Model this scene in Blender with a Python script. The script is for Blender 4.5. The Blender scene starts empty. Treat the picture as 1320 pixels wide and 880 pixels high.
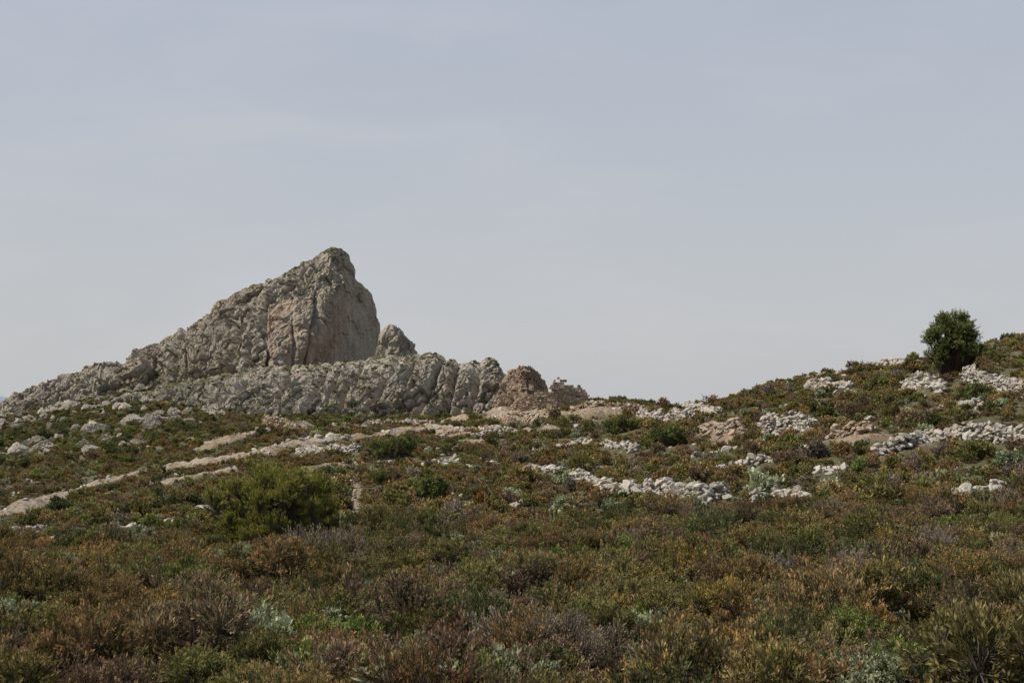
import bpy, math, time
import numpy as np
T0=time.time()
F=1833.0; HOR=530.0; CX=660.0
scene=bpy.context.scene

# ------------------------------------------------------------------ noise
def _h(ix,iy,iz,seed):
    h=(ix.astype(np.uint32)*np.uint32(374761393)+iy.astype(np.uint32)*np.uint32(668265263)+iz.astype(np.uint32)*np.uint32(2147483647)+np.uint32((seed*1274126177)&0xffffffff))
    h=(h^(h>>np.uint32(13)))*np.uint32(1274126177)
    h=(h^(h>>np.uint32(15)))*np.uint32(2246822519)
    return h^(h>>np.uint32(16))
_g=np.array([[1,1,0],[-1,1,0],[1,-1,0],[-1,-1,0],[1,0,1],[-1,0,1],[1,0,-1],[-1,0,-1],[0,1,1],[0,-1,1],[0,1,-1],[0,-1,-1],[1,1,0],[-1,1,0],[0,-1,1],[0,-1,-1]],float)
def noise(x,y,z,seed=0):
    x=np.asarray(x,float);y=np.asarray(y,float);z=np.broadcast_to(np.asarray(z,float),x.shape)
    fx=np.floor(x);fy=np.floor(y);fz=np.floor(z)
    ix=fx.astype(np.int64);iy=fy.astype(np.int64);iz=fz.astype(np.int64)
    dx=x-fx;dy=y-fy;dz=z-fz
    w=[d*d*d*(d*(d*6-15)+10) for d in (dx,dy,dz)]
    out=0
    for a in (0,1):
        wa=w[0] if a else 1-w[0]
        for b in (0,1):
            wb=w[1] if b else 1-w[1]
            for c in (0,1):
                wc=w[2] if c else 1-w[2]
                g=_g[_h(ix+a,iy+b,iz+c,seed)&np.uint32(15)]
                out=out+wa*wb*wc*(g[...,0]*(dx-a)+g[...,1]*(dy-b)+g[...,2]*(dz-c))
    return out
def fbm(x,y,z,octv=4,seed=0,rough=.5):
    s=0;a=1;t=0
    for i in range(octv):
        s=s+a*noise(x,y,z,seed+i*17);t+=a;a*=rough;x=x*2.03;y=y*2.03;z=z*2.03
    return s/t*1.5
def ridged(x,y,z,octv=4,seed=0,rough=.55):
    s=0;a=1;t=0
    for i in range(octv):
        s=s+a*(1-2.6*np.abs(noise(x,y,z,seed+i*13)));t+=a;a*=rough;x=x*2.1;y=y*2.1;z=z*2.1
    return s/t-.25
def worley(x,y,z,seed=0):
    ix=np.floor(x).astype(np.int64);iy=np.floor(y).astype(np.int64);iz=np.floor(z).astype(np.int64)
    f1=np.full(x.shape,9.);f2=np.full(x.shape,9.);r=np.zeros(x.shape);tx=np.zeros(x.shape)
    for a in (-1,0,1):
        for b in (-1,0,1):
            for c in (-1,0,1):
                h=_h(ix+a,iy+b,iz+c,seed)
                px=ix+a+(h&np.uint32(1023))/1023.;py=iy+b+((h>>np.uint32(10))&np.uint32(1023))/1023.;pz=iz+c+((h>>np.uint32(20))&np.uint32(1023))/1023.
                d=np.sqrt((x-px)**2+(y-py)**2+(z-pz)**2)
                hr=_h(ix+a,iy+b,iz+c,seed+99)
                q=(hr&np.uint32(4095))/4095.
                tl=((hr>>np.uint32(12))&np.uint32(1023))/511.5-1; t2=((hr>>np.uint32(22))&np.uint32(1023))/511.5-1
                tt=(x-px)*tl+(z-pz)*t2
                m=d<f1
                f2=np.where(m,f1,np.minimum(f2,d));r=np.where(m,q,r);tx=np.where(m,tt,tx);f1=np.where(m,d,f1)
    return f1,f2,r,tx
def ss(a,b,x):
    t=np.clip((x-a)/(b-a),0,1);return t*t*(3-2*t)
def blocks(x,y,z,s,seed,sz=1.6,lean=0.):
    """fractured-rock displacement, about -1..1 : flat tilted facets and sharp fluted ribs"""
    wx=fbm(x/s,y/s,z/s,2,seed+3)*.7
    xl=x-lean*z
    f1,f2,r,t=worley(xl/s+wx,y/s+wx*.7,z/(s*sz)+wx*.5,seed)
    crack=1-ss(0,.07,f2-f1)
    return (r*.8-.4)+t*.9-crack*.22+ridged(xl/(s*.9)+wx*.3,y/(s*.9),z/(s*sz*1.9),3,seed+40)*.75

# ------------------------------------------------------------------ terrain model
DS=np.array([20,30,45,70,100,140,180,240,300,360,420,600.])
COLS={
-300:[890,792,735,705,690,675,658,632,606,585,572,556],
0:[890,792,732,694,668,648,628,602,578,555,540,548],
100:[890,792,730,690,660,635,614,585,558,533,517,545],
200:[890,792,728,682,650,620,600,568,538,510,496,540],
300:[890,795,727,677,638,602,580,556,540,512,490,540],
400:[890,797,726,671,626,590,567,553,541,508,484,540],
560:[892,800,728,668,620,580,560,549,540,516,505,545],
660:[892,800,722,657,608,568,546,536,538,545,555,560],
720:[892,800,720,654,604,560,532,524,532,545,555,560],
800:[892,800,718,652,600,552,522,514,526,545,555,560],
900:[892,800,715,645,590,543,530,540,552,560,565,562],
1000:[890,797,712,638,575,512,500,520,545,560,565,562],
1100:[888,794,706,625,552,490,478,505,535,555,565,562],
1200:[885,790,700,610,528,472,468,500,530,555,565,562],
1320:[882,786,692,592,502,441,436,470,510,545,560,562],
1600:[880,780,680,560,450,385,380,420,480,530,555,562]}
pxs=np.array(sorted(COLS));LD0=math.log(1.);LD1=math.log(8000.);NL=360;NP=240
gl=np.linspace(LD0,LD1,NL);gp=np.linspace(-300,1600,NP)
tab=[]
for p in pxs:
    z=[-1.75,-1.95,-2.7,-3.55]+[(HOR-v)/F*d for v,d in zip(COLS[p],DS)]+[-25,-60,-90]
    dd=[1,4,8,14]+list(DS)+[1200,3000,8000]
    tab.append(np.interp(gl,np.log(dd),z))
tab=np.array(tab)
G=np.array([np.interp(gp,pxs,tab[:,j]) for j in range(NL)]).T
for ax,n in ((0,7),(1,4)):
    for _ in range(2):
        k=np.ones(n)/n
        pad=[(0,0),(0,0)];pad[ax]=(n//2,n-1-n//2)
        Gp=np.pad(G,pad,mode='edge');G=np.apply_along_axis(lambda a:np.convolve(a,k,'valid'),ax,Gp)
def look(px,d):
    a=np.clip((px+300)/1900*(NP-1),0,NP-1.001);b=np.clip((np.log(np.maximum(d,1))-LD0)/(LD1-LD0)*(NL-1),0,NL-1.001)
    i=a.astype(int);j=b.astype(int);fa=a-i;fb=b-j
    return (G[i,j]*(1-fa)+G[i+1,j]*fa)*(1-fb)+(G[i,j+1]*(1-fa)+G[i+1,j+1]*fa)*fb
THL=math.atan((-300-CX)/F);THR=math.atan((1600-CX)/F)
def Hbase(x,y):
    x=np.asarray(x,float);y=np.asarray(y,float)
    r=np.hypot(x,y)+1e-6;th=np.arctan2(x,y);tc=np.clip(th,THL,THR)
    d=r*np.cos(tc);z=look(CX+F*np.tan(tc),d)
    w=ss(1.0,2.6,np.abs(th))
    avg=(look(np.full_like(r,-300.),d)+look(np.full_like(r,1600.),d))/2
    return z*(1-w)+avg*w
def sight(px,v):
    d=np.exp(np.linspace(math.log(14),math.log(520),3000));u=(px-CX)/F
    zr=(HOR-v)/F*d;zt=Hbase(u*d,d);k=np.argmax(zt>=zr)
    if not (zt>=zr).any(): k=int(np.argmax((zt-zr)))
    return u*d[k],d[k]
def line(pts,step):
    P=np.array([sight(*p) for p in pts]);out=[]
    for a,b in zip(P[:-1],P[1:]):
        n=max(2,int(np.hypot(*(b-a))/step));t=np.linspace(0,1,n,endpoint=False)[:,None];out.append(a+(b-a)*t)
    out.append(P[-1:]);return np.vstack(out)
TRACKS=[ # sight points, half width, kind (0 orange earth, 1 sand), bank height
 ([(-60,682),(0,668),(60,652),(130,628),(200,611),(270,600),(330,589),(390,578),(450,573)],1.6,1,.6),
 ([(270,578),(340,562),(400,556),(470,552),(560,547),(640,543),(700,541),(780,534)],2.2,0,.75),
 ([(453,616),(457,630),(459,645),(462,660),(470,682)],.42,1,0),
 ([(405,612),(425,602)],1.3,1,.35),
 ([(640,540),(700,538)],3.,0,1.0),([(735,545),(800,536)],1.6,0,.7),([(525,548),(600,560)],1.8,1,.5),([(430,575),(520,560),(610,552)],1.6,0,.55),
 ([(650,560),(730,556)],1.3,1,.5),([(1125,593),(1190,575)],1.,0,.4),([(905,566),(955,568)],1.0,0,.5),([(1075,576),(1122,572)],1.,0,.4),
 ([(470,682),(530,686)],.45,1,0),([(120,640),(230,622),(300,612)],1.2,1,.35),([(560,600),(640,590)],.8,1,.2),([(600,575),(640,572)],1.,0,.4)]
TL=[(line(p,.8 if w>1 else .4),w,k,b) for p,w,k,b in TRACKS]
WALLS=[([(745,628),(770,634),(800,642),(850,644),(905,654),(940,650)],.8,.5,0),
([(968,660),(1000,656),(1035,664)],.8,.45,0),
([(1130,594),(1160,585),(1190,575),(1240,571),(1340,578)],1.0,.55,0),
([(985,566),(1015,562),(1045,567)],1.5,.8,0),
([(1245,496),(1290,503),(1340,514)],1.3,1.2,0),
([(1165,505),(1215,507)],1.0,.6,0),([(1042,504),(1094,507)],1.,.6,0),
([(905,566),(955,568)],1.,.6,1),([(1075,576),(1122,570)],1.,.6,1),
([(680,612),(722,614)],.7,.5,0),([(388,584),(460,585)],.8,.9,0),([(825,541),(890,548)],1.1,.7,0),
([(1110,481),(1190,474)],.9,.6,0),([(1040,482),(1080,479)],.9,.5,0),([(1215,658),(1250,648),(1290,636)],.5,.35,0),
([(340,554),(388,554)],2.3,.7,1),([(430,558),(500,553),(560,550)],1.0,.7,1),([(610,568),(660,561)],.8,.6,0),([(780,584),(820,588)],.7,.45,0),([(880,533),(925,540)],.8,.5,0),
([(470,554),(540,548)],.9,1.,0),([(640,547),(690,549)],1.1,.7,1),([(740,537),(830,531)],.9,.7,1),([(560,562),(640,556)],.7,.6,1),([(930,612),(990,606)],.5,.4,0),([(1200,530),(1260,536)],.6,.5,0),([(720,578),(760,575)],.7,.45,0)]
WL=[line(p,.25) for p,*_ in WALLS]
def _lines(x,y):
    out=np.zeros(x.shape)
    for P,w,h in [(P,w,b) for P,w,k,b in TL if b>0]+[(P,1.3,.35) for P in WL]:
        m=4+w
        bb=(x>P[:,0].min()-m)&(x<P[:,0].max()+m)&(y>P[:,1].min()-m)&(y<P[:,1].max()+m)
        if not bb.any():continue
        xx=x[bb];yy=y[bb];dm=np.full(xx.shape,1e9)
        st=2 if w!=1.3 else 5
        for q in P[::st]: dm=np.minimum(dm,(xx-q[0])**2+(yy-q[1])**2)
        hm=h*(.75+.6*np.clip(.5+fbm(xx/14,yy/14,0*xx,2,5),0,1))
        out[bb]=np.maximum(out[bb],hm*(1-ss(.1,1.,(np.sqrt(dm)+.35*fbm(xx/2,yy/2,0*xx,2,6))/(w*1.5))))
    return out
def H(x,y):
    x=np.asarray(x,float);y=np.asarray(y,float)
    r=np.hypot(x,y)
    z=Hbase(x,y)
    a=ss(5,40,r)
    z=z+a*(fbm(x/14,y/14,0*x,3,11)*.5+fbm(x/3.2,y/3.2,0*x,3,21)*.15)*np.clip(r/90,.5,1.6)
    if z.ndim==0: return z+_lines(x.reshape(1),y.reshape(1))[0]
    return z+_lines(x.ravel(),y.ravel()).reshape(z.shape)
def earthmask(x,y):
    o=np.zeros(x.shape);s=np.zeros(x.shape)
    wob=fbm(x/3,y/3,0*x,3,55)
    for P,w,k,b in TL:
        bb=(x>P[:,0].min()-8)&(x<P[:,0].max()+8)&(y>P[:,1].min()-8)&(y<P[:,1].max()+8)
        if not bb.any():continue
        xx=x[bb];yy=y[bb];dm=np.full(xx.shape,1e9)
        for q in P[::2]: dm=np.minimum(dm,(xx-q[0])**2+(yy-q[1])**2)
        m=1-ss(w*.5,w*1.6,np.sqrt(dm)+wob[bb]*w*(1.4 if b>0 else 1.))
        t=(o if k==0 else s);t[bb]=np.maximum(t[bb],m)
    return o,s

# ------------------------------------------------------------------ mesh helpers
def mk(name,V,Fc,mats,col=None,smooth=False,link=True):
    me=bpy.data.meshes.new(name);V=np.ascontiguousarray(V,dtype=np.float32);Fc=np.ascontiguousarray(Fc,dtype=np.int32)
    me.vertices.add(len(V));me.vertices.foreach_set('co',V.ravel())
    me.loops.add(Fc.size);me.loops.foreach_set('vertex_index',Fc.ravel())
    me.polygons.add(len(Fc));me.polygons.foreach_set('loop_start',np.arange(0,Fc.size,Fc.shape[1],dtype=np.int32))
    me.update(calc_edges=True)
    for m in mats: me.materials.append(m)
    me.polygons.foreach_set('use_smooth',np.full(len(Fc),smooth))
    if col is not None:
        c=np.ones((len(V),4),np.float32);c[:,:3]=col
        a=me.color_attributes.new('Col','FLOAT_COLOR','POINT');a.data.foreach_set('color',c.ravel())
    me.validate()
    ob=bpy.data.objects.new(name,me)
    if link: scene.collection.objects.link(ob)
    return ob
def gridF(nr,nc):
    i=np.arange(nr-1)[:,None]*nc+np.arange(nc-1)[None]
    return np.stack([i,i+1,i+nc+1,i+nc],-1).reshape(-1,4)

# ------------------------------------------------------------------ materials
def newmat(n):
    m=bpy.data.materials.new(n);m.use_nodes=True;nt=m.node_tree;nt.nodes.clear();return m,nt
class N:
    def __init__(s,nt): s.nt=nt
    def n(s,t): return s.nt.nodes.new(t)
    def l(s,a,b): s.nt.links.new(a,b)
    def noise(s,vec,sc,det=6,rough=.6,dist=0):
        o=s.nt.nodes.new('ShaderNodeTexNoise');o.inputs['Scale'].default_value=sc;o.inputs['Detail'].default_value=det;o.inputs['Roughness'].default_value=rough;o.inputs['Distortion'].default_value=dist
        if vec: s.l(vec,o.inputs['Vector'])
        return o.outputs['Fac']
    def ramp(s,fac,st):
        o=s.nt.nodes.new('ShaderNodeValToRGB');e=o.color_ramp.elements
        while len(e)<len(st): e.new(.5)
        for i,(p,c) in enumerate(st):
            e[i].position=p;e[i].color=(*c,1) if not isinstance(c,(int,float)) else (c,c,c,1)
        s.l(fac,o.inputs[0]);return o.outputs[0]
    def mix(s,f,a,b,bt='MIX'):
        o=s.nt.nodes.new('ShaderNodeMix');o.data_type='RGBA';o.blend_type=bt
        for k,v in ((0,f),(6,a),(7,b)):
            if isinstance(v,(int,float)): o.inputs[k].default_value=v
            elif isinstance(v,tuple): o.inputs[k].default_value=(*v,1)
            else: s.l(v,o.inputs[k])
        return o.outputs[2]
    def math(s,op,a,b=0.,clamp=False):
        o=s.nt.nodes.new('ShaderNodeMath');o.operation=op;o.use_clamp=clamp
        for k,v in ((0,a),(1,b)):
            if isinstance(v,(int,float)): o.inputs[k].default_value=v
            else: s.l(v,o.inputs[k])
        return o.outputs[0]
def bsdf(N_,col,rough=.9,bump=None,bs=.6,bd=.1):
    p=N_.nt.nodes.new('ShaderNodeBsdfPrincipled');o=N_.nt.nodes.new('ShaderNodeOutputMaterial')
    p.inputs['Roughness'].default_value=rough;p.inputs['Specular IOR Level'].default_value=.2
    N_.l(col,p.inputs['Base Color']);N_.l(p.outputs[0],o.inputs[0])
    if bump is not None:
        b=N_.nt.nodes.new('ShaderNodeBump');b.inputs['Strength'].default_value=bs;b.inputs['Distance'].default_value=bd
        N_.l(bump,b.inputs['Height']);N_.l(b.outputs[0],p.inputs['Normal'])
def rockmat(name,light,mid,dark,sc=1.,veg=True,stain=True):
    m,nt=newmat(name);A=N(nt)
    tc=A.n('ShaderNodeTexCoord').outputs['Object']
    a=A.noise(tc,.18*sc,8,.65);b=A.noise(tc,1.3*sc,8,.7)
    mp=A.n('ShaderNodeMapping');A.l(tc,mp.inputs[0]);mp.inputs['Scale'].default_value=(.55*sc,.55*sc,.09*sc)
    st=A.noise(mp.outputs[0],1.,6,.6)
    f=A.math('ADD',A.math('MULTIPLY',a,.3),A.math('MULTIPLY',b,.4));f=A.math('ADD',f,A.math('MULTIPLY',st,.3))
    c=A.ramp(f,[(.38,dark),(.46,mid),(.57,light)])
    c=A.mix(A.math('MULTIPLY',A.ramp(A.noise(tc,.09*sc,5,.6),[(.48,0.),(.62,1.)]),.45),c,(.38,.30,.215))
    at=A.n('ShaderNodeAttribute');at.attribute_name='Col'
    sp=A.n('ShaderNodeSeparateColor');A.l(at.outputs['Color'],sp.inputs[0])
    if stain:
        o=A.ramp(A.noise(mp.outputs[0],.6,5,.6,.3),[(.40,0.),(.62,1.)])
        c=A.mix(A.math('MULTIPLY',A.math('MULTIPLY',o,sp.outputs[0]),.75),c,(.35,.235,.155))
    c=A.mix(A.math('MULTIPLY',sp.outputs[1],.6),c,(.075,.067,.056))  # darkens hollows in the rock colour: crack dirt plus painted-in shade
    if veg:
        ge=A.n('ShaderNodeNewGeometry');sx=A.n('ShaderNodeSeparateXYZ');A.l(ge.outputs['Normal'],sx.inputs[0])
        k=A.math('ADD',sx.outputs[2],A.math('MULTIPLY',A.math('SUBTRACT',A.noise(tc,.25,6,.7),.5),2.2))
        k=A.math('ADD',k,A.math('MULTIPLY',A.math('SUBTRACT',sp.outputs[2],.5),1.))
        k=A.ramp(k,[(.62,0.),(.74,1.)])
        g=A.ramp(A.noise(tc,2.,6,.7),[(.35,(.05,.053,.022)),(.55,(.105,.102,.045)),(.7,(.165,.14,.075))])
        c=A.mix(k,c,g)
    bsdf(A,c,.95,A.noise(tc,1.1*sc,10,.75),1.,.9/sc)
    return m
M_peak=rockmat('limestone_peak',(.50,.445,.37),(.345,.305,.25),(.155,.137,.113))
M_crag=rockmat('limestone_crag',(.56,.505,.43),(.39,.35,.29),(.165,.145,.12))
M_boul=rockmat('limestone_boulder',(.48,.435,.37),(.34,.30,.25),(.16,.14,.117),3,False,False)
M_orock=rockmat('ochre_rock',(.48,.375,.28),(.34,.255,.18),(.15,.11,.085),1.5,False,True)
def stonemat(name,cols):
    m,nt=newmat(name);A=N(nt);oi=A.n('ShaderNodeObjectInfo').outputs['Random'];tc=A.n('ShaderNodeTexCoord').outputs['Object']
    c=A.ramp(oi,cols);c=A.mix(.65,c,A.ramp(A.noise(tc,3,8,.7),[(.3,.25),(.6,1.)]),'MULTIPLY')
    bsdf(A,c,.95,A.noise(tc,5,8,.7),.8,.08);return m
M_stone=stonemat('pale_field_stone',[(0,(.34,.305,.255)),(.4,(.46,.42,.355)),(.8,(.57,.525,.455)),(1,(.42,.32,.235))])
M_ostone=stonemat('ochre_stone',[(0,(.36,.25,.165)),(.5,(.45,.345,.25)),(1,(.43,.385,.32))])
m,nt=newmat('scrub_ground');A=N(nt);tc=A.n('ShaderNodeTexCoord').outputs['Object']
c=A.ramp(A.noise(tc,.9,8,.7),[(.32,(.095,.08,.043)),(.45,(.175,.142,.083)),(.55,(.15,.14,.068)),(.66,(.26,.213,.15))])
c2=A.ramp(A.noise(tc,7,6,.75),[(.35,.5),(.6,1.15)]);c=A.mix(.8,c,c2,'MULTIPLY')
peb=A.n('ShaderNodeTexVoronoi');A.l(tc,peb.inputs['Vector']);peb.inputs['Scale'].default_value=2.2
pm=A.math('MULTIPLY',A.ramp(peb.outputs['Distance'],[(.22,1.),(.3,0.)]),A.ramp(A.noise(tc,.35,4,.6),[(.5,0.),(.6,1.)]))
c=A.mix(pm,c,(.36,.33,.28))
at=A.n('ShaderNodeAttribute');at.attribute_name='Col';sp=A.n('ShaderNodeSeparateColor');A.l(at.outputs['Color'],sp.inputs[0])
v=A.noise(tc,1.6,8,.7)
brk=A.ramp(A.noise(tc,.8,8,.75),[(.36,.2),(.47,1.)])
c=A.mix(A.math('MULTIPLY',sp.outputs[0],brk),c,A.mix(.5,A.ramp(v,[(.35,(.25,.16,.10)),(.5,(.39,.285,.195)),(.65,(.49,.395,.305))]),c2,'MULTIPLY'))
c=A.mix(A.math('MULTIPLY',sp.outputs[1],brk),c,A.mix(.5,A.ramp(v,[(.35,(.28,.21,.15)),(.5,(.44,.35,.26)),(.65,(.53,.445,.35))]),c2,'MULTIPLY'))
c=A.mix(sp.outputs[2],c,A.ramp(v,[(.38,(.14,.125,.105)),(.5,(.31,.28,.235)),(.65,(.46,.42,.36))]))
bsdf(A,c,.97,A.noise(tc,2.5,10,.8),1.,.4);M_ground=m
def leafmat(name,hv=.06,vv=.35,tr=.25):
    m,nt=newmat(name);A=N(nt);at=A.n('ShaderNodeAttribute');at.attribute_name='Col'
    oi=A.n('ShaderNodeObjectInfo').outputs['Random'];oi2=A.math('FRACT',A.math('MULTIPLY',oi,37.31))
    hs=A.n('ShaderNodeHueSaturation');A.l(at.outputs['Color'],hs.inputs['Color'])
    A.l(A.math('ADD',.5-hv*.55,A.math('MULTIPLY',oi,hv)),hs.inputs['Hue'])
    A.l(A.math('ADD',1-vv/2,A.math('MULTIPLY',oi2,vv)),hs.inputs['Value'])
    hs.inputs['Saturation'].default_value=.95
    d=A.n('ShaderNodeBsdfDiffuse');t=A.n('ShaderNodeBsdfTranslucent');x=A.n('ShaderNodeMixShader');o=A.n('ShaderNodeOutputMaterial')
    A.l(hs.outputs[0],d.inputs[0]);A.l(hs.outputs[0],t.inputs[0]);x.inputs[0].default_value=tr
    A.l(d.outputs[0],x.inputs[1]);A.l(t.outputs[0],x.inputs[2]);A.l(x.outputs[0],o.inputs[0]);return m
M_leaf=leafmat('shrub_foliage',.04,.55);M_tleaf=leafmat('tree_foliage',0,.0)

# ------------------------------------------------------------------ plants
def unit(v): return v/np.maximum(np.linalg.norm(v,axis=-1,keepdims=True),1e-9)
def prisms(a,b,ra,rb):
    d=unit(b-a);r=np.where(np.abs(d[:,2:3])<.9,np.array([[0,0,1.]]),np.array([[1.,0,0]]));e=unit(np.cross(d,r));f=np.cross(d,e)
    V=[]
    for k in range(3):
        an=2*math.pi*k/3;o=e*math.cos(an)+f*math.sin(an);V.append(a+o*ra[:,None]);V.append(b+o*rb[:,None])
    V=np.stack(V,1);n=len(a);base=(np.arange(n)*6)[:,None]
    Fq=np.stack([base+np.array([[0,2,3,1]]),base+np.array([[2,4,5,3]]),base+np.array([[4,0,1,5]])],1).reshape(-1,4)
    return V.reshape(-1,3),Fq
def plant(name,seed,R,Hh,nl,nsp,nlf,ll,lw,base,tip,tipmix=.5,lobe=.42,spread=.7,stem=(.15,.12,.09),upb=.5,stems=True,mat=None,lowfill=0.,jit=.3,link=False,shape=None,out=1.15):
    g=np.random.default_rng(seed);base=np.array(base);tip=np.array(tip)
    an=g.uniform(0,6.283,nl);rr=np.sqrt(g.uniform(0,1,nl))*R*(1-lobe)
    hz=Hh*(1-lobe)*(g.uniform(.35-lowfill,1.,nl))*(1-.45*(rr/R)**2)
    C=np.stack([rr*np.cos(an),rr*np.sin(an),hz],1)
    if shape is not None: C=shape(g,nl)
    lr=R*lobe*g.uniform(.65,1.2,nl);lm=g.uniform(0,1,nl)
    li=g.integers(0,nl,nsp);dr=unit(g.normal(size=(nsp,3))+np.array([0,0,upb]))
    s=C[li]+dr*lr[li][:,None]*.25;e=C[li]+dr*(lr[li]*g.uniform(.7,out,nsp))[:,None]+np.array([0,0,1])*(lr[li]*g.uniform(0,.3,nsp))[:,None]
    e[:,2]=np.maximum(e[:,2],.03)
    s[:,2]=np.maximum(s[:,2],.02)
    t=g.uniform(.15,1,(nsp,nlf))**.7
    P=s[:,None]+(e-s)[:,None]*t[...,None]+g.normal(size=(nsp,nlf,3))*ll*.25
    ax=unit(e-s)[:,None]*.8+unit(g.normal(size=(nsp,nlf,3)))*spread+np.array([0,0,.25]);ax=unit(ax)
    L=ll*g.uniform(.6,1.3,(nsp,nlf,1));W=lw*g.uniform(.7,1.3,(nsp,nlf,1))
    sd=unit(np.cross(ax,g.normal(size=ax.shape)))
    v=np.stack([P,P+ax*L*.5+sd*W*.5,P+ax*L,P+ax*L*.5-sd*W*.5],2).reshape(-1,3)
    sm=g.uniform(0,1,nsp);tm=np.clip((t-.55)*2.2,0,1)*((sm[:,None]*.6+lm[li][:,None]*.6)>(1-tipmix))
    c=base+(tip-base)*tm[...,None]
    c=c*g.uniform(1-jit,1+jit,(nsp,nlf,1))*(.8+.4*g.uniform(0,1,(nsp,1,1)))
    c=np.repeat(c[:,:,None],4,2).reshape(-1,3)
    nf=nsp*nlf;Fc=np.arange(nf*4).reshape(nf,4)
    if stems:
        root=np.stack([g.normal(0,R*.12,nsp),g.normal(0,R*.12,nsp),np.full(nsp,-.05)],1);mid=C[li]*.9
        a=np.vstack([root,mid,s]);b=np.vstack([mid,s,e]);th=R*.012+.003
        ra=np.concatenate([np.full(nsp,th*1.3),np.full(nsp,th*.8),np.full(nsp,th*.5)]);rb=np.concatenate([np.full(nsp,th*.8),np.full(nsp,th*.5),np.full(nsp,th*.2)])
        v2,f2=prisms(a,b,ra,rb);Fc=np.vstack([Fc,f2+len(v)]);v=np.vstack([v,v2]);c=np.vstack([c,np.tile(np.array(stem),(len(v2),1))])
    return mk(name,v,Fc,[mat or M_leaf],col=c,link=link)
SPEC={
'rust':(.62,.78,9,(.155,.13,.045),(.325,.205,.08),.75,.045,.015,200,26,.65),
'olive':(.6,.72,9,(.155,.145,.046),(.265,.228,.078),.55,.045,.015,200,26,.65),
'sage':(.5,.5,10,(.225,.25,.135),(.35,.375,.22),.7,.055,.026,160,26,.9),
'twig':(.6,.62,8,(.21,.17,.12),(.31,.25,.18),.6,.04,.011,220,15,.7),
'green':(.5,.58,8,(.15,.185,.045),(.25,.27,.07),.6,.05,.02,160,26,.7),
'gold':(.6,.85,8,(.20,.16,.045),(.44,.275,.07),.8,.045,.015,190,24,.65),
'dark':(.7,.85,9,(.09,.10,.036),(.16,.155,.057),.5,.05,.019,200,26,.7),
'umber':(.6,.7,9,(.16,.122,.068),(.275,.19,.105),.7,.042,.014,210,23,.65),
}
names=list(SPEC);near=bpy.data.collections.new('shrub_kinds');far=bpy.data.collections.new('distant_shrub_kinds')
for k,nm in enumerate(names):
    R,Hh,nl,b,tp,tm,ll,lw,ns,nf,spd=SPEC[nm]
    for v in range(3):
        near.objects.link(plant('k%02d_%s_%d'%(k,nm,v),100+k*7+v,R*(1,.85,1.15)[v],Hh*(1,1.15,.85)[v],nl,ns,nf,ll,lw,b,tp,tm*(1,.75,1.1)[v],spread=spd))
        far.objects.link(plant('k%02d_%s_far_%d'%(k,nm,v),300+k*7+v,R,Hh,nl-2,100,10,ll*2.3,lw*3.6,b,tp,tm,spread=spd+.1,stems=(nm=='twig')))
# ------------------------------------------------------------------ stones
def ico(sub):
    import bmesh
    bm=bmesh.new();bmesh.ops.create_icosphere(bm,subdivisions=sub,radius=1.);V=np.array([v.co[:] for v in bm.verts]);Fc=np.array([[l.index for l in f.verts] for f in bm.faces]);bm.free();return V,Fc
I3=ico(3)
stc=bpy.data.collections.new('stone_kinds');ostc=bpy.data.collections.new('ochre_stone_kinds')
for k in range(6):
    V,Fc=I3;g=np.random.default_rng(50+k);P=V*1.
    for _ in range(9):
        n=unit(g.normal(size=3));d=g.uniform(.5,.8);q=P@n;P=P-np.maximum(q-d,0)[:,None]*n
    P=P*(1+.12*fbm(V[:,0]*2+k*9,V[:,1]*2,V[:,2]*2,3,k)[:,None])*np.array([1,.8,.62])*.6
    stc.objects.link(mk('s%d'%k,P,Fc,[M_stone],link=False));ostc.objects.link(mk('o%d'%k,P,Fc,[M_ostone],link=False))
blc=bpy.data.collections.new('crag_kinds')
for k in range(6):
    V,Fc=ico(5);g=np.random.default_rng(150+k);P=V*1.
    for _ in range(14):
        n=unit(g.normal(size=3)*np.array([1,1,.6]));d=g.uniform(.45,.85);q=P@n;P=P-np.maximum(q-d,0)[:,None]*n*.95
    q=V*3+k*13.7
    d_=blocks(q[:,0],q[:,1],q[:,2],1.5,k,1.8,.4)*.22+blocks(q[:,0],q[:,1],q[:,2],.55,k+5,1.6,.4)*.12
    P=P*(1+d_)[:,None]*np.array([1,.8,.85]);col=np.zeros((len(P),3))
    blc.objects.link(mk('c%d'%k,P,Fc,[M_boul],col=col,link=False))
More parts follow.
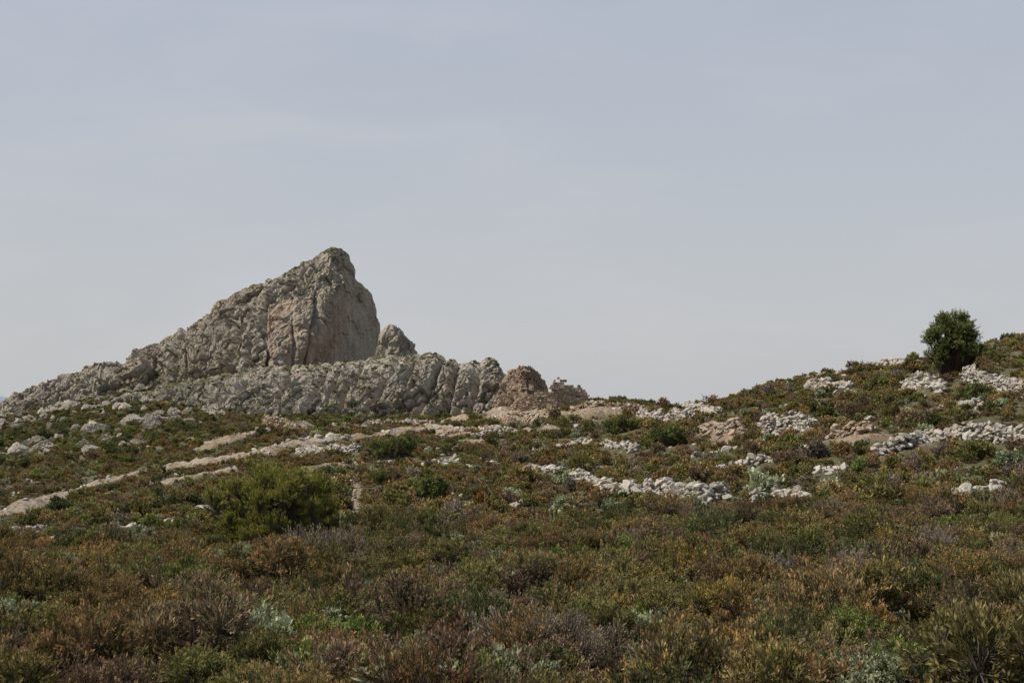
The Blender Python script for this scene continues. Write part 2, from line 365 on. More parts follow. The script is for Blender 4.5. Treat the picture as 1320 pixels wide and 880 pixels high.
# ------------------------------------------------------------------ scatter
def scatter(name,coll,P,rot,scl,idx):
    me=bpy.data.meshes.new(name);P=np.asarray(P,np.float32);n=len(P)
    me.vertices.add(n);me.vertices.foreach_set('co',P.ravel())
    a=me.attributes.new('rot','FLOAT_VECTOR','POINT');a.data.foreach_set('vector',np.asarray(rot,np.float32).ravel())
    a=me.attributes.new('scl','FLOAT_VECTOR','POINT');a.data.foreach_set('vector',np.asarray(scl,np.float32).ravel())
    a=me.attributes.new('idx','INT','POINT');a.data.foreach_set('value',np.asarray(idx,np.int32))
    ob=bpy.data.objects.new(name,me);scene.collection.objects.link(ob)
    ng=bpy.data.node_groups.new(name,'GeometryNodeTree')
    ng.interface.new_socket('Geometry',in_out='INPUT',socket_type='NodeSocketGeometry');ng.interface.new_socket('Geometry',in_out='OUTPUT',socket_type='NodeSocketGeometry')
    gi=ng.nodes.new('NodeGroupInput');go=ng.nodes.new('NodeGroupOutput');ip=ng.nodes.new('GeometryNodeInstanceOnPoints')
    ci=ng.nodes.new('GeometryNodeCollectionInfo');ci.inputs['Collection'].default_value=coll;ci.inputs['Separate Children'].default_value=True;ci.inputs['Reset Children'].default_value=True
    def na(nm,t):
        o=ng.nodes.new('GeometryNodeInputNamedAttribute');o.data_type=t;o.inputs[0].default_value=nm;return o.outputs[0]
    L=ng.links.new
    L(gi.outputs[0],ip.inputs['Points']);L(ci.outputs[0],ip.inputs['Instance']);ip.inputs['Pick Instance'].default_value=True
    L(na('idx','INT'),ip.inputs['Instance Index']);L(na('rot','FLOAT_VECTOR'),ip.inputs['Rotation']);L(na('scl','FLOAT_VECTOR'),ip.inputs['Scale'])
    L(ip.outputs[0],go.inputs[0])
    md=ob.modifiers.new('instances','NODES');md.node_group=ng;return ob

allw=WL
for wi,(pts,h,w,kind) in enumerate(WALLS):
    g=np.random.default_rng(900+wi);P=WL[wi];far_=P[:,1].mean()
    ln=len(P)*.25;sz=.34 if far_<110 else .46;n=int(ln*(w+h)*1.5/(sz*sz)*2.0)
    i=g.integers(0,len(P),n);gap=fbm(P[i,0]/3.5,P[i,1]/3.5,np.zeros(n),2,wi);keep=gap>-.55;i=i[keep];gap=gap[keep];n=len(i)
    off=g.normal(0,.4,n)*w;x=P[i,0]+g.normal(0,.15,n);y=P[i,1]+off
    hh=h*np.clip(1-np.abs(off)/(w*1.3),0,1)*np.clip(.8+gap*.8,.45,1.15)
    z=H(x,y)+hh*g.uniform(0,1,n);s=np.clip(sz*g.lognormal(-.1,.3,n),.1,.8)
    scatter('dry_stone_wall',ostc if kind else stc,np.stack([x,y,z],1),g.uniform(0,6.28,(n,3))*np.array([.08,.08,1]),np.stack([s*1.2,s,s*.9],1),g.integers(0,6,n))
def nearlines(x,y,front):
    o=np.zeros(x.shape,bool)
    for P,r,k in [(P,.5,1.) for P in allw]+[(P,w*.8,1.2) for P,w,k,b in TL if b>.25]+[(TL[2][0],.3,.45)]:
        fr=front*P[:,1].mean()*k
        bb=(x>P[:,0].min()-3)&(x<P[:,0].max()+3)&(y>P[:,1].min()-fr-2)&(y<P[:,1].max()+3)
        if not bb.any():continue
        xx=x[bb];yy=y[bb];m=np.zeros(xx.shape,bool)
        for q in P[::2]: m|=(np.abs(xx-q[0])<r+.2)&(yy<q[1]+r)&(yy>q[1]-fr)
        o[bb]|=m
    return o
g=np.random.default_rng(4)
def uni(n,d0,d1,u0,u1,g): 
    d=np.sqrt(g.uniform(d0*d0,d1*d1,n));return g.uniform(u0,u1,n)*d,d
x,y=uni(26000,25,240,-.45,.45,g);k=fbm(x/7,y/7,0*x,3,77)+.12*g.normal(size=len(x))+.12*(ss(80,130,y)-.5);m=k>.36
x=x[m];y=y[m];s=.22*g.lognormal(0,.4,len(x))*(1+y/260)
OUTC=[(35,703,2.4,190,.55),(75,708,1.3,90,.45),(15,690,1.4,50,.45),(120,666,1.0,25,.5),(218,682,1.1,40,.45),(268,660,.9,25,.6),(448,624,.6,12,.6),(425,575,2,40,.55),(655,655,.8,12,.45),(770,690,.6,10,.4),(700,608,1.4,30,.5),(1010,560,2.,60,.5),(150,780,.4,6,.35),(560,600,1.,14,.45),(1060,607,1,18,.4),(930,585,1.2,20,.4)]
OP=[]
for (px,v,r,n,sc) in OUTC:
    a,b=sight(px,v);OP.append((a,b,r));x=np.append(x,a+g.normal(0,r*.8,n));y=np.append(y,b+g.normal(0,r*.6,n));s=np.append(s,sc*g.lognormal(0,.35,n))
for P,w,k_,b in TL:
    n=int(len(P)*(.8 if b>.25 else .4));i=g.integers(0,len(P),n);x=np.append(x,P[i,0]+g.normal(0,w*.8,n));y=np.append(y,P[i,1]+g.normal(0,w*.8,n));s=np.append(s,(.12 if b<.25 else .22)*g.lognormal(0,.5,n))
s=np.clip(s,.06,.8)
scatter('scattered_rocks',stc,np.stack([x,y,H(x,y)+s*.1],1),g.uniform(0,6.28,(len(x),3))*np.array([.1,.1,1]),np.stack([s*1.3,s*1.1,s],1),g.integers(0,6,len(x)))
def rockfield(x,y):
    px=CX+F*x/np.maximum(y,1)
    return fbm((x+.6*y)/22,(y-.3*x)/10,0*x,5,31,.6)+.14*ss(270,400,y)-.25*ss(330,480,px)
x,y=uni(14000,215,430,-.46,-.07,g)
k=rockfield(x,y)+.06*g.normal(size=len(x))
m=(k>.40);x=x[m];y=y[m];s=np.clip(g.lognormal(-.3,.5,len(x)),.3,2.0)
scatter('slope_crags',blc,np.stack([x,y,H(x,y)+s*.05],1),np.stack([g.uniform(-.25,.25,len(x)),g.uniform(.1,.7,len(x)),g.uniform(-.6,.6,len(x))],1),np.stack([s*1.6,s,s*1.1],1),g.integers(0,6,len(x)))
print('stones',len(x),time.time()-T0)

# ------------------------------------------------------------------ ground sheet
th=np.concatenate([np.linspace(-math.pi,THL-.02,60),np.arctan(np.linspace((-190-CX)/F,(1510-CX)/F,1150)),np.linspace(THR+.02,math.pi,60)])
r=np.concatenate([[.05,.5,1,2,3],np.exp(np.linspace(math.log(4),math.log(620),860)),np.exp(np.linspace(math.log(640),math.log(7500),50))])
TH,RR=np.meshgrid(th,r);X=RR*np.sin(TH);Y=RR*np.cos(TH);Z=H(X,Y)
PX=CX+F*X/np.maximum(Y,1)
o,s_=earthmask(X.ravel(),Y.ravel());o=o.reshape(X.shape);s_=s_.reshape(X.shape)
reg=ss(215,250,Y)*(1-ss(330,480,PX))*(Y<600)
rk=ss(.38,.48,rockfield(X,Y))*reg
mm=rk>0.01
dd=np.zeros(X.shape);dd[mm]=blocks(X[mm],Y[mm],Z[mm],5.,61,1.2,.3)*1.2+blocks(X[mm],Y[mm],Z[mm],1.9,62,1.2,.3)*.7+.2
em=np.maximum(o,s_);mm2=em>.02;d2=np.zeros(X.shape);d2[mm2]=fbm(X[mm2]/.8,Y[mm2]/.8,0*X[mm2],4,91,.7)*.2
Z=Z+dd*rk+d2*em*np.clip(Y/100,.2,1)
col=np.stack([o,s_,rk],-1).reshape(-1,3)
mk('hillside_ground',np.stack([X,Y,Z],-1).reshape(-1,3),gridF(*X.shape)[:,::-1],[M_ground],col=col,smooth=True)
print('ground',time.time()-T0)

# ------------------------------------------------------------------ cliffs
def cliff(name,crest,Dp,rec,basefn,px0,px1,nc,nr,disp,mat,stainfn,vegfn,power=2.,nb=60,extra=None,back=50.,zback=-12.,ampfn=None,lo=1.2,cf_=.45,cw=.12):
    px=np.linspace(px0,px1,nc);vc=np.interp(px,*zip(*crest));D=np.interp(px,*zip(*Dp));rc=np.interp(px,*zip(*rec));u=(px-CX)/F
    t=np.linspace(0,1,nr)[:,None]
    dc=D+rc;zc=(HOR-vc)/F*dc;zb=basefn(px,D)
    dpt=D+rc*t**power;z=zb+(zc-zb)*t
    tb=np.linspace(0,1,nb+1)[1:,None];dpb=dc+back*tb;zbk=zc+(zback-zc)*tb**1.3
    d=np.vstack([dpt,dpb]);z=np.vstack([z,zbk]);x=u*np.vstack([dpt,np.broadcast_to(dc,dpb.shape)])
    P=np.stack([x,d,z],-1)
    du=np.gradient(P,axis=1);dv=np.gradient(P,axis=0);n=unit(np.cross(du,dv))
    for ax in (0,1):
        for _ in range(6): n=(n+np.roll(n,1,ax)+np.roll(n,-1,ax))
    n=unit(n)
    X,Y,Z=P[...,0],P[...,1],P[...,2]
    a=np.zeros(X.shape);PXX=px[None]+0*X;V0=HOR-Z/Y*F
    for (s,amp,sz,lean,sd) in disp: a=a+amp*blocks(X,Y,Z,s,sd,sz,lean)
    a=a+fbm(X/7,Y/7,Z/10,5,5,.6)*lo
    if ampfn is not None:a=a*ampfn(PXX,V0)
    if extra is not None:a=a+extra(PXX,V0,X,Y,Z)
    tt=np.vstack([1-t,tb]);fade=cf_+(1-cf_)*ss(0,cw,tt)
    a=a*fade
    P2=P+n*a[...,None]
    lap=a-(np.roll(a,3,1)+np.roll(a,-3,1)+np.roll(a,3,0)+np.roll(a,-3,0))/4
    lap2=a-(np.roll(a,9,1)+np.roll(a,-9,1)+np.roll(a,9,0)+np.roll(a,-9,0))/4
    cav=np.clip(ss(.12,.9,-lap)+.6*ss(.5,2.2,-lap2),0,1)  # hollow mask: dirt in cracks, strengthened to paint shade for contrast
    VV=HOR-P2[...,2]/P2[...,1]*F
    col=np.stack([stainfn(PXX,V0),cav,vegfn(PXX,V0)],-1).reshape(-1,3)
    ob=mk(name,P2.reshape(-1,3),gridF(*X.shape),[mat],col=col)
    dv=np.gradient(P2,axis=0);du=np.gradient(P2,axis=1);nn=unit(np.cross(du,dv))
    return ob,P2,nn,VV,PXX
pk=[(-90,552),(-40,540),(0,524),(20,512),(60,497),(120,480),(160,468),(180,452),(222,432),(232,424),(250,420),(272,406),(280,390),(310,376),(340,363),(365,351),(385,339),(410,327),(428,318),(437,320),(447,329),(452,348),(456,359),(467,367),(478,379),(483,400),(486,425),(490,452),(497,475),(510,500)]
pkx,pkv=zip(*pk)
def peakx(px,v,X,Y,Z):
    wb=fbm(X/9,Y/9,Z/9,2,44)*3
    def ck(c,w,d,k,v0,a0,a1): return -d*np.exp(-((px+wb-c-(v-v0)*k)/w)**2)*ss(a0,a1,v)
    a=ck(342,3.,5.,.06,430,388,402)+ck(300,3.4,3.2,-.2,430,400,420)+ck(405,2.2,1.6,-.12,400,362,380)+ck(236,3.5,2.6,-.3,430,400,410)
    a=a+ck(378,1.8,1.1,.03,430,400,415)+ck(430,2.0,1.2,-.06,420,365,385)
    a=a+ck(270,3.,2.6,-.35,440,415,425)+ck(200,3.5,2.4,-.4,450,430,440)+ck(322,2.4,2.2,-.1,430,395,410)
    a+=-2.*ss(430,470,v)*np.exp(-((px-400)/60)**2)
    a+=1.2*ss(.32,.42,fbm(X/30,Y/30,Z/7,3,71))*(1-ss(340,400,px))
    return a
face=lambda px,v: ss(346,356,px)*ss(372,395,v)
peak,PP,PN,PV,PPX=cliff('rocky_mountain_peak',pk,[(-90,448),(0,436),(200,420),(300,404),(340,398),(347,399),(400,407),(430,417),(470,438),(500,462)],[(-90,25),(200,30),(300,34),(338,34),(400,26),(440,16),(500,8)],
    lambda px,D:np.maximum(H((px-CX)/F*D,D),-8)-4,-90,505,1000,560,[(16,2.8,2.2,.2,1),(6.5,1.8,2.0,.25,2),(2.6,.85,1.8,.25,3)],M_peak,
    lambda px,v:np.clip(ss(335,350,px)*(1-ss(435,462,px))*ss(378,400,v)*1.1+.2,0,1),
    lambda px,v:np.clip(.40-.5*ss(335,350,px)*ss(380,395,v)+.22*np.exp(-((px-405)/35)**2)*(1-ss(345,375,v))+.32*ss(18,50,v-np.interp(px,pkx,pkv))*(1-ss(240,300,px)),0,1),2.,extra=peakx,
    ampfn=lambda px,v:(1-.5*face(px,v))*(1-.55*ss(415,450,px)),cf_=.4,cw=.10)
cr=[(170,514),(220,496),(270,486),(300,480),(340,474),(400,469),(460,464),(500,460),(530,456),(555,455),(572,461),(590,464),(612,467),(622,463),(636,463),(643,469),(647,482),(652,500),(668,520)]
def cragx(px,v,X,Y,Z):
    a=0;wb=fbm(X/6,Y/6,Z/6,2,45)*3
    for c,w,dp,k in ((290,4,2.2,-.5),(318,4,2.4,-.5),(366,3,2.,-.4),(410,4,2.6,-.5),(432,2.5,1.2,-.6),(452,3,2.,-.5),(492,4,2.4,-.6),(520,3,1.6,-.5),(556,4,3.,-.5),(584,5,2.6,-.3),(613,4,3.,-.2)):
        a=a-dp*np.exp(-((px+wb-c-(v-500)*k)/w)**2)
    return a
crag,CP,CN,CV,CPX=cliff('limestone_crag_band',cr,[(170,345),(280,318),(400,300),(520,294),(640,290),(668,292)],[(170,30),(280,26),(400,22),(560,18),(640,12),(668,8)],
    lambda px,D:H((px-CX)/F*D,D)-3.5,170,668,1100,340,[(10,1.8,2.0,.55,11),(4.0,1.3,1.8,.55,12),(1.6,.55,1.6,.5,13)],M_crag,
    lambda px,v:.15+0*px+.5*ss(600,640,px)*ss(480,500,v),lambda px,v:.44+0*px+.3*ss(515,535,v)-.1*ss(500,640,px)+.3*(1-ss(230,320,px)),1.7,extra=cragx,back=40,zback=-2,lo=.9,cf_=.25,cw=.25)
pin,_,_,_,_=cliff('rock_pinnacle',[(484,500),(489,432),(497,424),(507,420),(515,422),(521,431),(527,437),(530,447),(536,453),(548,463),(560,480)],[(484,400),(505,396),(560,402)],[(484,5),(560,6)],
    lambda px,D:0*px-2.,484,560,220,260,[(9,1.2,1.9,.1,21),(3.6,1.0,1.8,.2,22),(1.6,.4,1.6,.2,23)],M_peak,lambda px,v:.1+0*px,lambda px,v:.35+0*px,1.5,back=25)
oc,_,_,_,_=cliff('ochre_rock_outcrop',[(640,515),(648,490),(656,479),(664,474),(672,470),(683,471),(692,477),(700,487),(703,497),(712,512),(722,525)],[(640,236),(675,231),(722,238)],[(640,5),(722,5)],
    lambda px,D:H((px-CX)/F*D,D)-2.,640,722,260,200,[(4.5,1.1,1.6,.2,31),(1.9,.7,1.5,.2,32),(.8,.3,1.4,.2,33)],M_orock,lambda px,v:.35+0*px,lambda px,v:.3+0*px,1.5,back=14,zback=-6,extra=lambda px,v,X,Y,Z:-.4,lo=.5)
print('cliffs',time.time()-T0)

# ------------------------------------------------------------------ ruin
def brick_wall(p0,p1,prof,th,g,door=None):
    V=[];p0=np.array(p0);p1=np.array(p1);L=np.hypot(*(p1-p0));ex=np.array([*(p1-p0)/L,0]);ey=np.array([-ex[1],ex[0],0]);z0=float(min(H(*p0),H(*p1)))-.4
    z=0
    cube=np.array([[a,b,c] for a in(-.5,.5) for b in(-.5,.5) for c in(-.5,.5)])
    while z<6.5:
        hh=g.uniform(.24,.42);s=g.uniform(-.3,.1)
        while s<L:
            w=g.uniform(.3,.75);c=s+w/2
            top=np.interp(c/L,*zip(*prof))+.4
            if z+hh<top+g.uniform(-.3,.3) and not(door and door[0]<c<door[1] and .2<z<door[2]):
                q=cube*np.array([w*.9,th*g.uniform(.75,1.35),hh*.9])*(1+g.normal(0,.09,(8,3)))
                o=np.array([p0[0],p0[1],z0])+ex*c+np.array([0,0,z+hh/2])
                V.append(o+q[:,0:1]*ex+q[:,1:2]*ey+q[:,2:3]*np.array([0,0,1]))
            s+=w
        z+=hh
    return np.vstack(V)
cf=np.array([[0,1,3,2],[4,6,7,5],[0,4,5,1],[2,3,7,6],[0,2,6,4],[1,5,7,3]])
g=np.random.default_rng(12)
m,nt=newmat('ruin_masonry');A=N(nt);tc=A.n('ShaderNodeTexCoord').outputs['Object'];at_=A.n('ShaderNodeAttribute');at_.attribute_name='Col'
c=A.mix(.7,at_.outputs['Color'],A.ramp(A.noise(tc,2.5,8,.7),[(.3,.45),(.6,1.1)]),'MULTIPLY');bsdf(A,c,.95,A.noise(tc,4,8,.7),.8,.15);M_mas=m
def at(px,d): return ((px-CX)/F*d,d)
emp=bpy.data.objects.new('stone_ruin',None);scene.collection.objects.link(emp)
def part(nm,V):
    n=len(V)//8;Fc=(cf[None]+np.arange(n)[:,None,None]*8).reshape(-1,4)
    pal=np.array([(.44,.34,.24),(.37,.27,.185),(.48,.405,.315),(.30,.21,.14),(.42,.315,.22)]);cc=pal[g.integers(0,5,n)]*g.uniform(.75,1.2,(n,1))
    o_=mk(nm,V,Fc,[M_mas],col=np.repeat(cc,8,0));o_.parent=emp
RD=205
part('front_wall',brick_wall(at(708,RD),at(757,RD+1),[(0,2.8),(.12,4.5),(.3,4.8),(.45,4.0),(.7,3.8),(.85,3.5),(1,1.8)],.6,g))
part('left_wall',brick_wall(at(708,RD),at(712,RD+7),[(0,3.2),(.5,2.6),(1,2.8)],.6,g))
part('right_wall',brick_wall(at(757,RD+1),at(752,RD+7),[(0,1.6),(1,2.6)],.6,g))
part('back_wall',brick_wall(at(712,RD+7),at(752,RD+7.5),[(0,2.8),(.4,4.0),(.6,3.6),(1,2.6)],.6,g))
part('annex_wall',brick_wall(at(672,RD-7),at(714,RD-7),[(0,1.4),(.2,2.6),(.5,2.9),(.8,3.1),(1,1.6)],.6,g,door=(2.2,3.4,2.3)))
part('annex_side',brick_wall(at(672,RD-7),at(680,RD-1),[(0,1.2),(1,2.)],.5,g))
part('annex_back',brick_wall(at(680,RD-3),at(712,RD-3),[(0,2.),(.5,2.6),(1,2.3)],.5,g))
RUIN=at(712,RD-4)

# ------------------------------------------------------------------ shrubs
def specpick(x,y,g):
    px=CX+F*x/np.maximum(y,1);n=len(x)
    a=fbm(x/9,y/9,0*x,3,101);b=fbm(x/6,y/6,0*x,3,102);c=fbm(x/5,y/5,0*x,2,103)
    W=np.zeros((n,8));i={k:j for j,k in enumerate(names)}
    midz=np.exp(-((px-760)/330)**2)*(1-ss(32,48,y))
    W[:,i['rust']]=1.15+1.3*np.clip(a,0,1)+.4*(1-ss(30,60,y))
    W[:,i['olive']]=1.3+1.*np.clip(b,0,1)
    W[:,i['sage']]=.35+3.0*midz*np.clip(.45+b*1.5,0,2)+1.4*np.clip(c-.1,0,1)*(1-ss(60,120,y))
    W[:,i['twig']]=.5+1.2*np.clip(-a,0,1)*(1-ss(60,150,y))
    W[:,i['green']]=.22+1.1*np.clip(c-.1,0,1)
    W[:,i['gold']]=.12+.7*np.clip(a-.2,0,1)*(px>900)
    W[:,i['dark']]=.38+1.4*np.clip(-b-.1,0,1)+1.0*ss(170,230,y)
    W[:,i['umber']]=.95+.9*np.clip(-c,0,1)
    W[:,i['rust']]*=1-.7*ss(190,260,y);W[:,i['umber']]*=1-.55*ss(190,260,y)
    W/=W.sum(1,keepdims=True);cw=W.cumsum(1);q=g.uniform(0,1,(n,1))
    return np.minimum((q>cw).sum(1),7)
BUSHES=[('broom_bush',352,706,2.75,3.4,'big'),('mastic_bush',510,594,2.6,2.6,'m'),('green_bush',556,648,1.05,1.9,'m'),
 ('green_bush',78,664,1.2,1.3,'d'),('pale_bush',627,534,3.4,2.8,'p'),('green_bush',858,574,2.0,2.0,'m'),('green_bush',58,570,2.5,4.0,'d'),('green_bush',800,556,2.,1.6,'m')]
BP=[];g=np.random.default_rng(3)
for i,(nm,px,v,R,Hh,k) in enumerate(BUSHES):
    x,y=sight(px,v);BP.append((x,y,R))
    cols={'big':((.165,.168,.035),(.31,.28,.06)),'m':((.10,.125,.037),(.185,.20,.06)),'d':((.07,.088,.033),(.12,.14,.05)),'p':((.25,.24,.155),(.34,.32,.225))}[k]
    big=k=='big'
    ob=plant(nm,700+i,R,Hh,75 if big else 22,2800 if big else 420,26 if big else 18,.15 if big else .2,.026 if big else .08,cols[0],cols[1],.6,lobe=.22 if big else .27,spread=.45 if big else .8,upb=1.2 if big else .9,lowfill=.35 if big else .3,link=True,mat=M_tleaf)
    ob.location=(x,y,float(H(x,y))-.1)
def keepmask(x,y,g,front):
    o,s_=earthmask(x,y);k=~nearlines(x,y,front)&((o+s_)<.5+.15*g.normal(size=len(x)))
    for bx,by,R in BP: k&=~((np.abs(x-bx)<R*.85)&(y<by+R*.5)&(y>by-R*.6-.05*by))
    for bx,by,R in OP: k&=~((np.abs(x-bx)<R*1.1)&(y<by+R*.7)&(y>by-R*.6-.04*by))
    k&=~((np.abs(x-RUIN[0])<4.5)&(y>RUIN[1]-14)&(y<RUIN[1]+10))
    return k
def layer(name,coll,n,d0,d1,u0,u1,smin,smax,gapt,seed,extra=None,front=.026):
    g=np.random.default_rng(seed);x,y=uni(n,d0,d1,u0,u1,g)
    k=keepmask(x,y,g,front)&(fbm(x/4,y/4,0*x,3,200)+.15*g.normal(size=n)>gapt)
    if extra is not None:k&=extra(x,y,g)
    x=x[k];y=y[k];n=len(x);sp=specpick(x,y,g);s=g.uniform(smin,smax,n)*(1+.5*(g.uniform(0,1,n)<.08));s=s*(1+.35*fbm(x/5,y/5,0*x,2,77))
    z=H(x,y)-.06
    scatter(name,coll,np.stack([x,y,z],1),np.stack([g.normal(0,.1,n),g.normal(0,.1,n),g.uniform(0,6.28,n)],1),np.stack([s,s,s*g.uniform(.75,1.3,n)],1),sp*3+g.integers(0,3,n))
    return n
cnt=[layer('foreground_scrub',near,4800,16,56,-.47,.47,.6,1.4,-.35,1),
 layer('foreground_low_herbs',near,9500,15,56,-.45,.45,.2,.5,-1,2),
 layer('hillside_scrub',far,15500,54,185,-.46,.46,.5,1.25,-.16,5),
 layer('hillside_low_scrub',far,19000,54,200,-.46,.46,.2,.42,-.5,6,front=.006),
 layer('ridge_scrub',far,5000,180,260,-.05,.46,.6,1.2,-.25,7),
 layer('mountain_slope_scrub',far,30000,175,440,-.46,.03,.5,1.5,-.22,8,extra=lambda x,y,g:rockfield(x,y)<.44+.05*g.normal(size=len(x)))]
g=np.random.default_rng(77);Pl=[];Sl=[]
for P2,nn,VV,PX2,thr,nmax,nrow in ((PP,PN,PV,PPX,.52,3000,560),(CP,CN,CV,CPX,.55,1900,340)):
    Nz=nn[:nrow,:,2];cand=np.argwhere(Nz>thr);nz=fbm(P2[:nrow,:,0]/8,P2[:nrow,:,1]/8,P2[:nrow,:,2]/8,3,9)
    pc=PX2[cand[:,0],cand[:,1]];vc_=VV[cand[:,0],cand[:,1]]
    q=nz[cand[:,0],cand[:,1]]+.1*g.normal(size=len(cand))+.25*ss(15,45,vc_-np.interp(pc,pkx,pkv))*(pc<290)
    hard=(pc>345)&(vc_>380)&(thr<.53)
    cand=cand[(q>.10)&~hard];cand=cand[g.permutation(len(cand))[:nmax]]
    Pl.append(P2[cand[:,0],cand[:,1]]);Sl.append(g.uniform(.3,.95,len(cand)))
P=np.vstack(Pl);s=np.concatenate(Sl);n=len(P);ch=g.choice([1,6,6,4,1,3],n)
scatter('cliff_ledge_shrubs',far,P-np.array([0,0,.25]),np.stack([0*s,0*s,g.uniform(0,6.28,n)],1),np.stack([s*1.2,s*1.2,s*.7],1),ch*3+g.integers(0,3,n))
print('shrubs',cnt,n,time.time()-T0)

# ------------------------------------------------------------------ pine tree
tx,ty=sight(1230,486);tz=float(H(tx,ty));g=np.random.default_rng(21)
TRr=2.75*ty/105;THt=4.95*ty/105
def crown(g,n):
    C=[]
    while len(C)<n:
        p=g.uniform(-1,1,3)
        rr=p[0]**2+p[1]**2+(p[2]*.98)**2
        if rr<1 and rr>.12:
            w=.72*(1.0 if p[2]<.1 else 1-.25*(p[2]))
            C.append([p[0]*TRr*w,p[1]*TRr*w,THt*.53+p[2]*THt*.40])
    return np.array(C)
tree=plant('pine_tree',31,TRr,THt,70,2300,22,.17,.045,(.095,.125,.036),(.24,.255,.072),.68,lobe=.21,spread=.7,upb=.6,link=True,mat=M_tleaf,stem=(.07,.05,.035),shape=crown,out=1.3)
tree.location=(tx,ty,tz-.1)
nv=12;ang=np.linspace(0,2*math.pi,nv,endpoint=False);zz=np.linspace(-.3,THt*.8,9);V=[]
for z in zz:
    rr=.17*(1-z/(THt*.95))+.02;V.append(np.stack([np.cos(ang)*rr+.08*math.sin(z*1.5),np.sin(ang)*rr+.06*math.cos(z*1.3),np.full(nv,z)],1))
V=np.vstack(V);i=np.arange(8)[:,None]*nv+np.arange(nv)[None];j=np.arange(8)[:,None]*nv+(np.arange(nv)+1)[None]%nv
tr=mk('trunk',V,np.stack([i,j,j+nv,i+nv],-1).reshape(-1,4),[M_leaf],col=np.tile(np.array([.10,.07,.05]),(len(V),1)));tr.parent=tree

# ------------------------------------------------------------------ feature shrubs in the foreground
def feature(nm,px,v,R,Hh,kind,seed,**k):
    Rr,Hr,nl,b,tp,tm,ll,lw,ns,nf,spd=SPEC[kind];x,y=sight(px,v)
    ob=plant(nm,seed,R,Hh,16,int(480*R/.7),26,ll,lw,b,tp,tm,spread=spd,link=True,upb=.9,mat=M_tleaf,**k);ob.location=(x,y,float(H(x,y))-.05)
feature('orange_shrub',1235,800,1.0,1.9,'gold',801);feature('orange_shrub',1185,800,.7,1.2,'gold',802);feature('orange_shrub',1280,770,.8,1.4,'gold',815)
feature('green_shrub',1105,850,.8,1.0,'green',803);feature('green_shrub',1040,846,.55,.75,'green',804);feature('green_shrub',520,735,.6,.8,'green',816);feature('green_shrub',1300,700,1.,1.0,'green',817);feature('green_shrub',800,770,.6,.8,'green',818)
feature('green_shrub',410,850,.75,.95,'green',805);feature('rust_shrub',200,830,1.0,1.1,'rust',806);feature('green_shrub',455,865,.6,.8,'green',819)
feature('grey_shrub',745,890,1.1,1.3,'twig',807);feature('rust_shrub',1060,690,.9,1.5,'umber',808);feature('rust_shrub',1100,692,1.,1.3,'umber',820)
feature('sage_shrub',935,900,.7,.8,'sage',809);feature('sage_shrub',1130,905,.7,.8,'sage',810);feature('sage_shrub',1240,870,.8,.9,'sage',811);feature('sage_shrub',870,905,.5,.6,'sage',821)
feature('rust_shrub',1310,780,1.2,1.8,'rust',812);feature('rust_shrub',720,720,.8,1.3,'rust',813);feature('rust_shrub',30,770,1.,1.,'rust',814);feature('rust_shrub',580,740,.8,1.1,'umber',822)

# ------------------------------------------------------------------ distant hills
xs=np.linspace(-6500,6500,200);rows=[]
for k,(yy,hf) in enumerate(((5200,0),(5600,1),(7000,0))):
    rows.append(np.stack([xs,np.full(200,float(yy)),-95+hf*(130+35*fbm(xs/900,0*xs,0*xs,4,8)+35*ss(-1500,-2600,xs)-60*ss(-1200,-300,xs))],1))
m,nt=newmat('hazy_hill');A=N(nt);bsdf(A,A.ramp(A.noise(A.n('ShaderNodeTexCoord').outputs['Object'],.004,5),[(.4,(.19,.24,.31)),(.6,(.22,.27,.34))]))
mk('distant_hills',np.vstack(rows),gridF(3,200),[m],smooth=True)

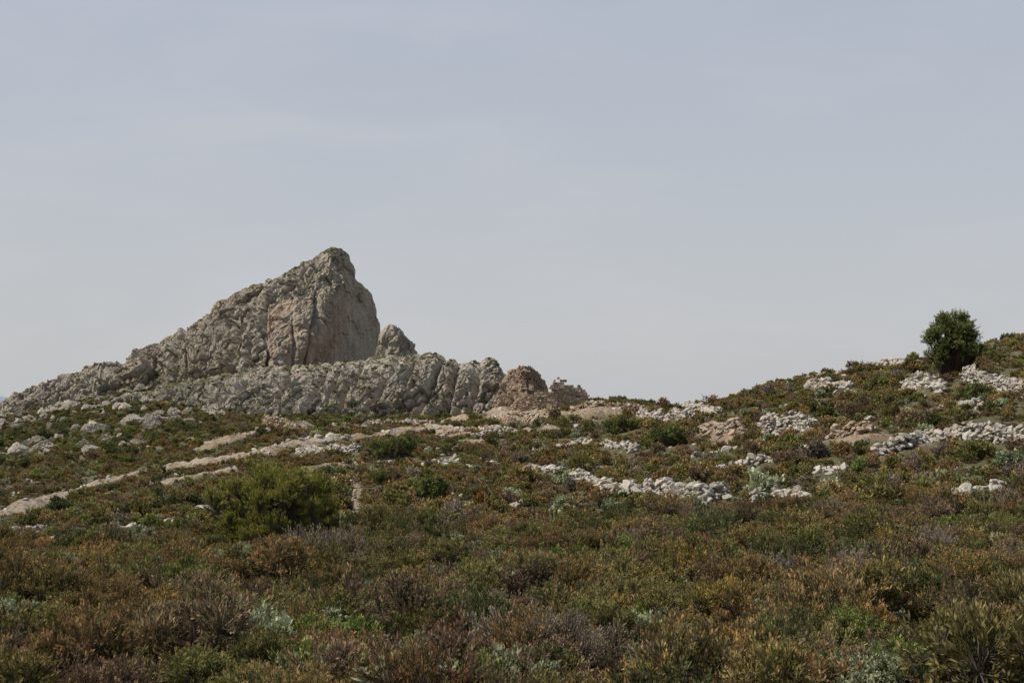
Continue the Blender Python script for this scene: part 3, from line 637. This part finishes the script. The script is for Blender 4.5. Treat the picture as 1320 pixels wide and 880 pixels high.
# ------------------------------------------------------------------ light
SD=np.array([-.92,-.14,0]);el=math.radians(50)
w=bpy.data.worlds.new('World');scene.world=w;w.use_nodes=True;nt=w.node_tree;nt.nodes.clear();A=N(nt)
sky=A.n('ShaderNodeTexSky');sky.sky_type='NISHITA';sky.sun_disc=False;sky.sun_elevation=el;sky.sun_rotation=math.atan2(SD[0],SD[1]);sky.altitude=400;sky.dust_density=3.5;sky.air_density=1.;sky.ozone_density=1.5
sc_=A.mix(1.,sky.outputs[0],(.1,.1,.1),'MULTIPLY')
tc=A.n('ShaderNodeTexCoord').outputs['Generated'];sx=A.n('ShaderNodeSeparateXYZ');A.l(tc,sx.inputs[0])
hz=A.ramp(sx.outputs[2],[(0.,(.59,.60,.61)),(.12,(.55,.57,.605)),(.30,(.475,.52,.605)),(.6,(.25,.31,.42)),(1.,(.17,.23,.36))])
mp=A.n('ShaderNodeMapping');A.l(tc,mp.inputs[0]);mp.inputs['Scale'].default_value=(2.6,1.,8.);mp.inputs['Rotation'].default_value=(0,.3,0)
cl=A.ramp(A.noise(mp.outputs[0],1.8,6,.55,.4),[(.42,0.),(.66,1.)])
hz=A.mix(A.math('MULTIPLY',cl,.6),hz,A.mix(.35,hz,(.72,.69,.71)))
fin=A.mix(.85,sc_,hz)
bg=A.n('ShaderNodeBackground');A.l(fin,bg.inputs[0]);bg.inputs[1].default_value=1.;o=A.n('ShaderNodeOutputWorld');A.l(bg.outputs[0],o.inputs[0])
from mathutils import Vector
sl=bpy.data.lights.new('sun','SUN');sl.energy=4.8;sl.angle=math.radians(.6);sl.color=(1,.94,.84)
so=bpy.data.objects.new('sun',sl);scene.collection.objects.link(so)
hv=SD/np.linalg.norm(SD)*math.cos(el);so.rotation_euler=Vector((hv[0],hv[1],math.sin(el))).to_track_quat('Z','Y').to_euler()
cam=bpy.data.cameras.new('camera');cam.lens=50;cam.sensor_width=36;cam.clip_end=20000;cam.clip_start=.1
co=bpy.data.objects.new('camera',cam);scene.collection.objects.link(co);co.location=(0,0,0)
co.rotation_euler=(math.radians(90)+math.atan((HOR-440)/F),0,0);scene.camera=co
scene.view_settings.view_transform='Standard';scene.view_settings.look='None';scene.view_settings.exposure=0
print('done',time.time()-T0)
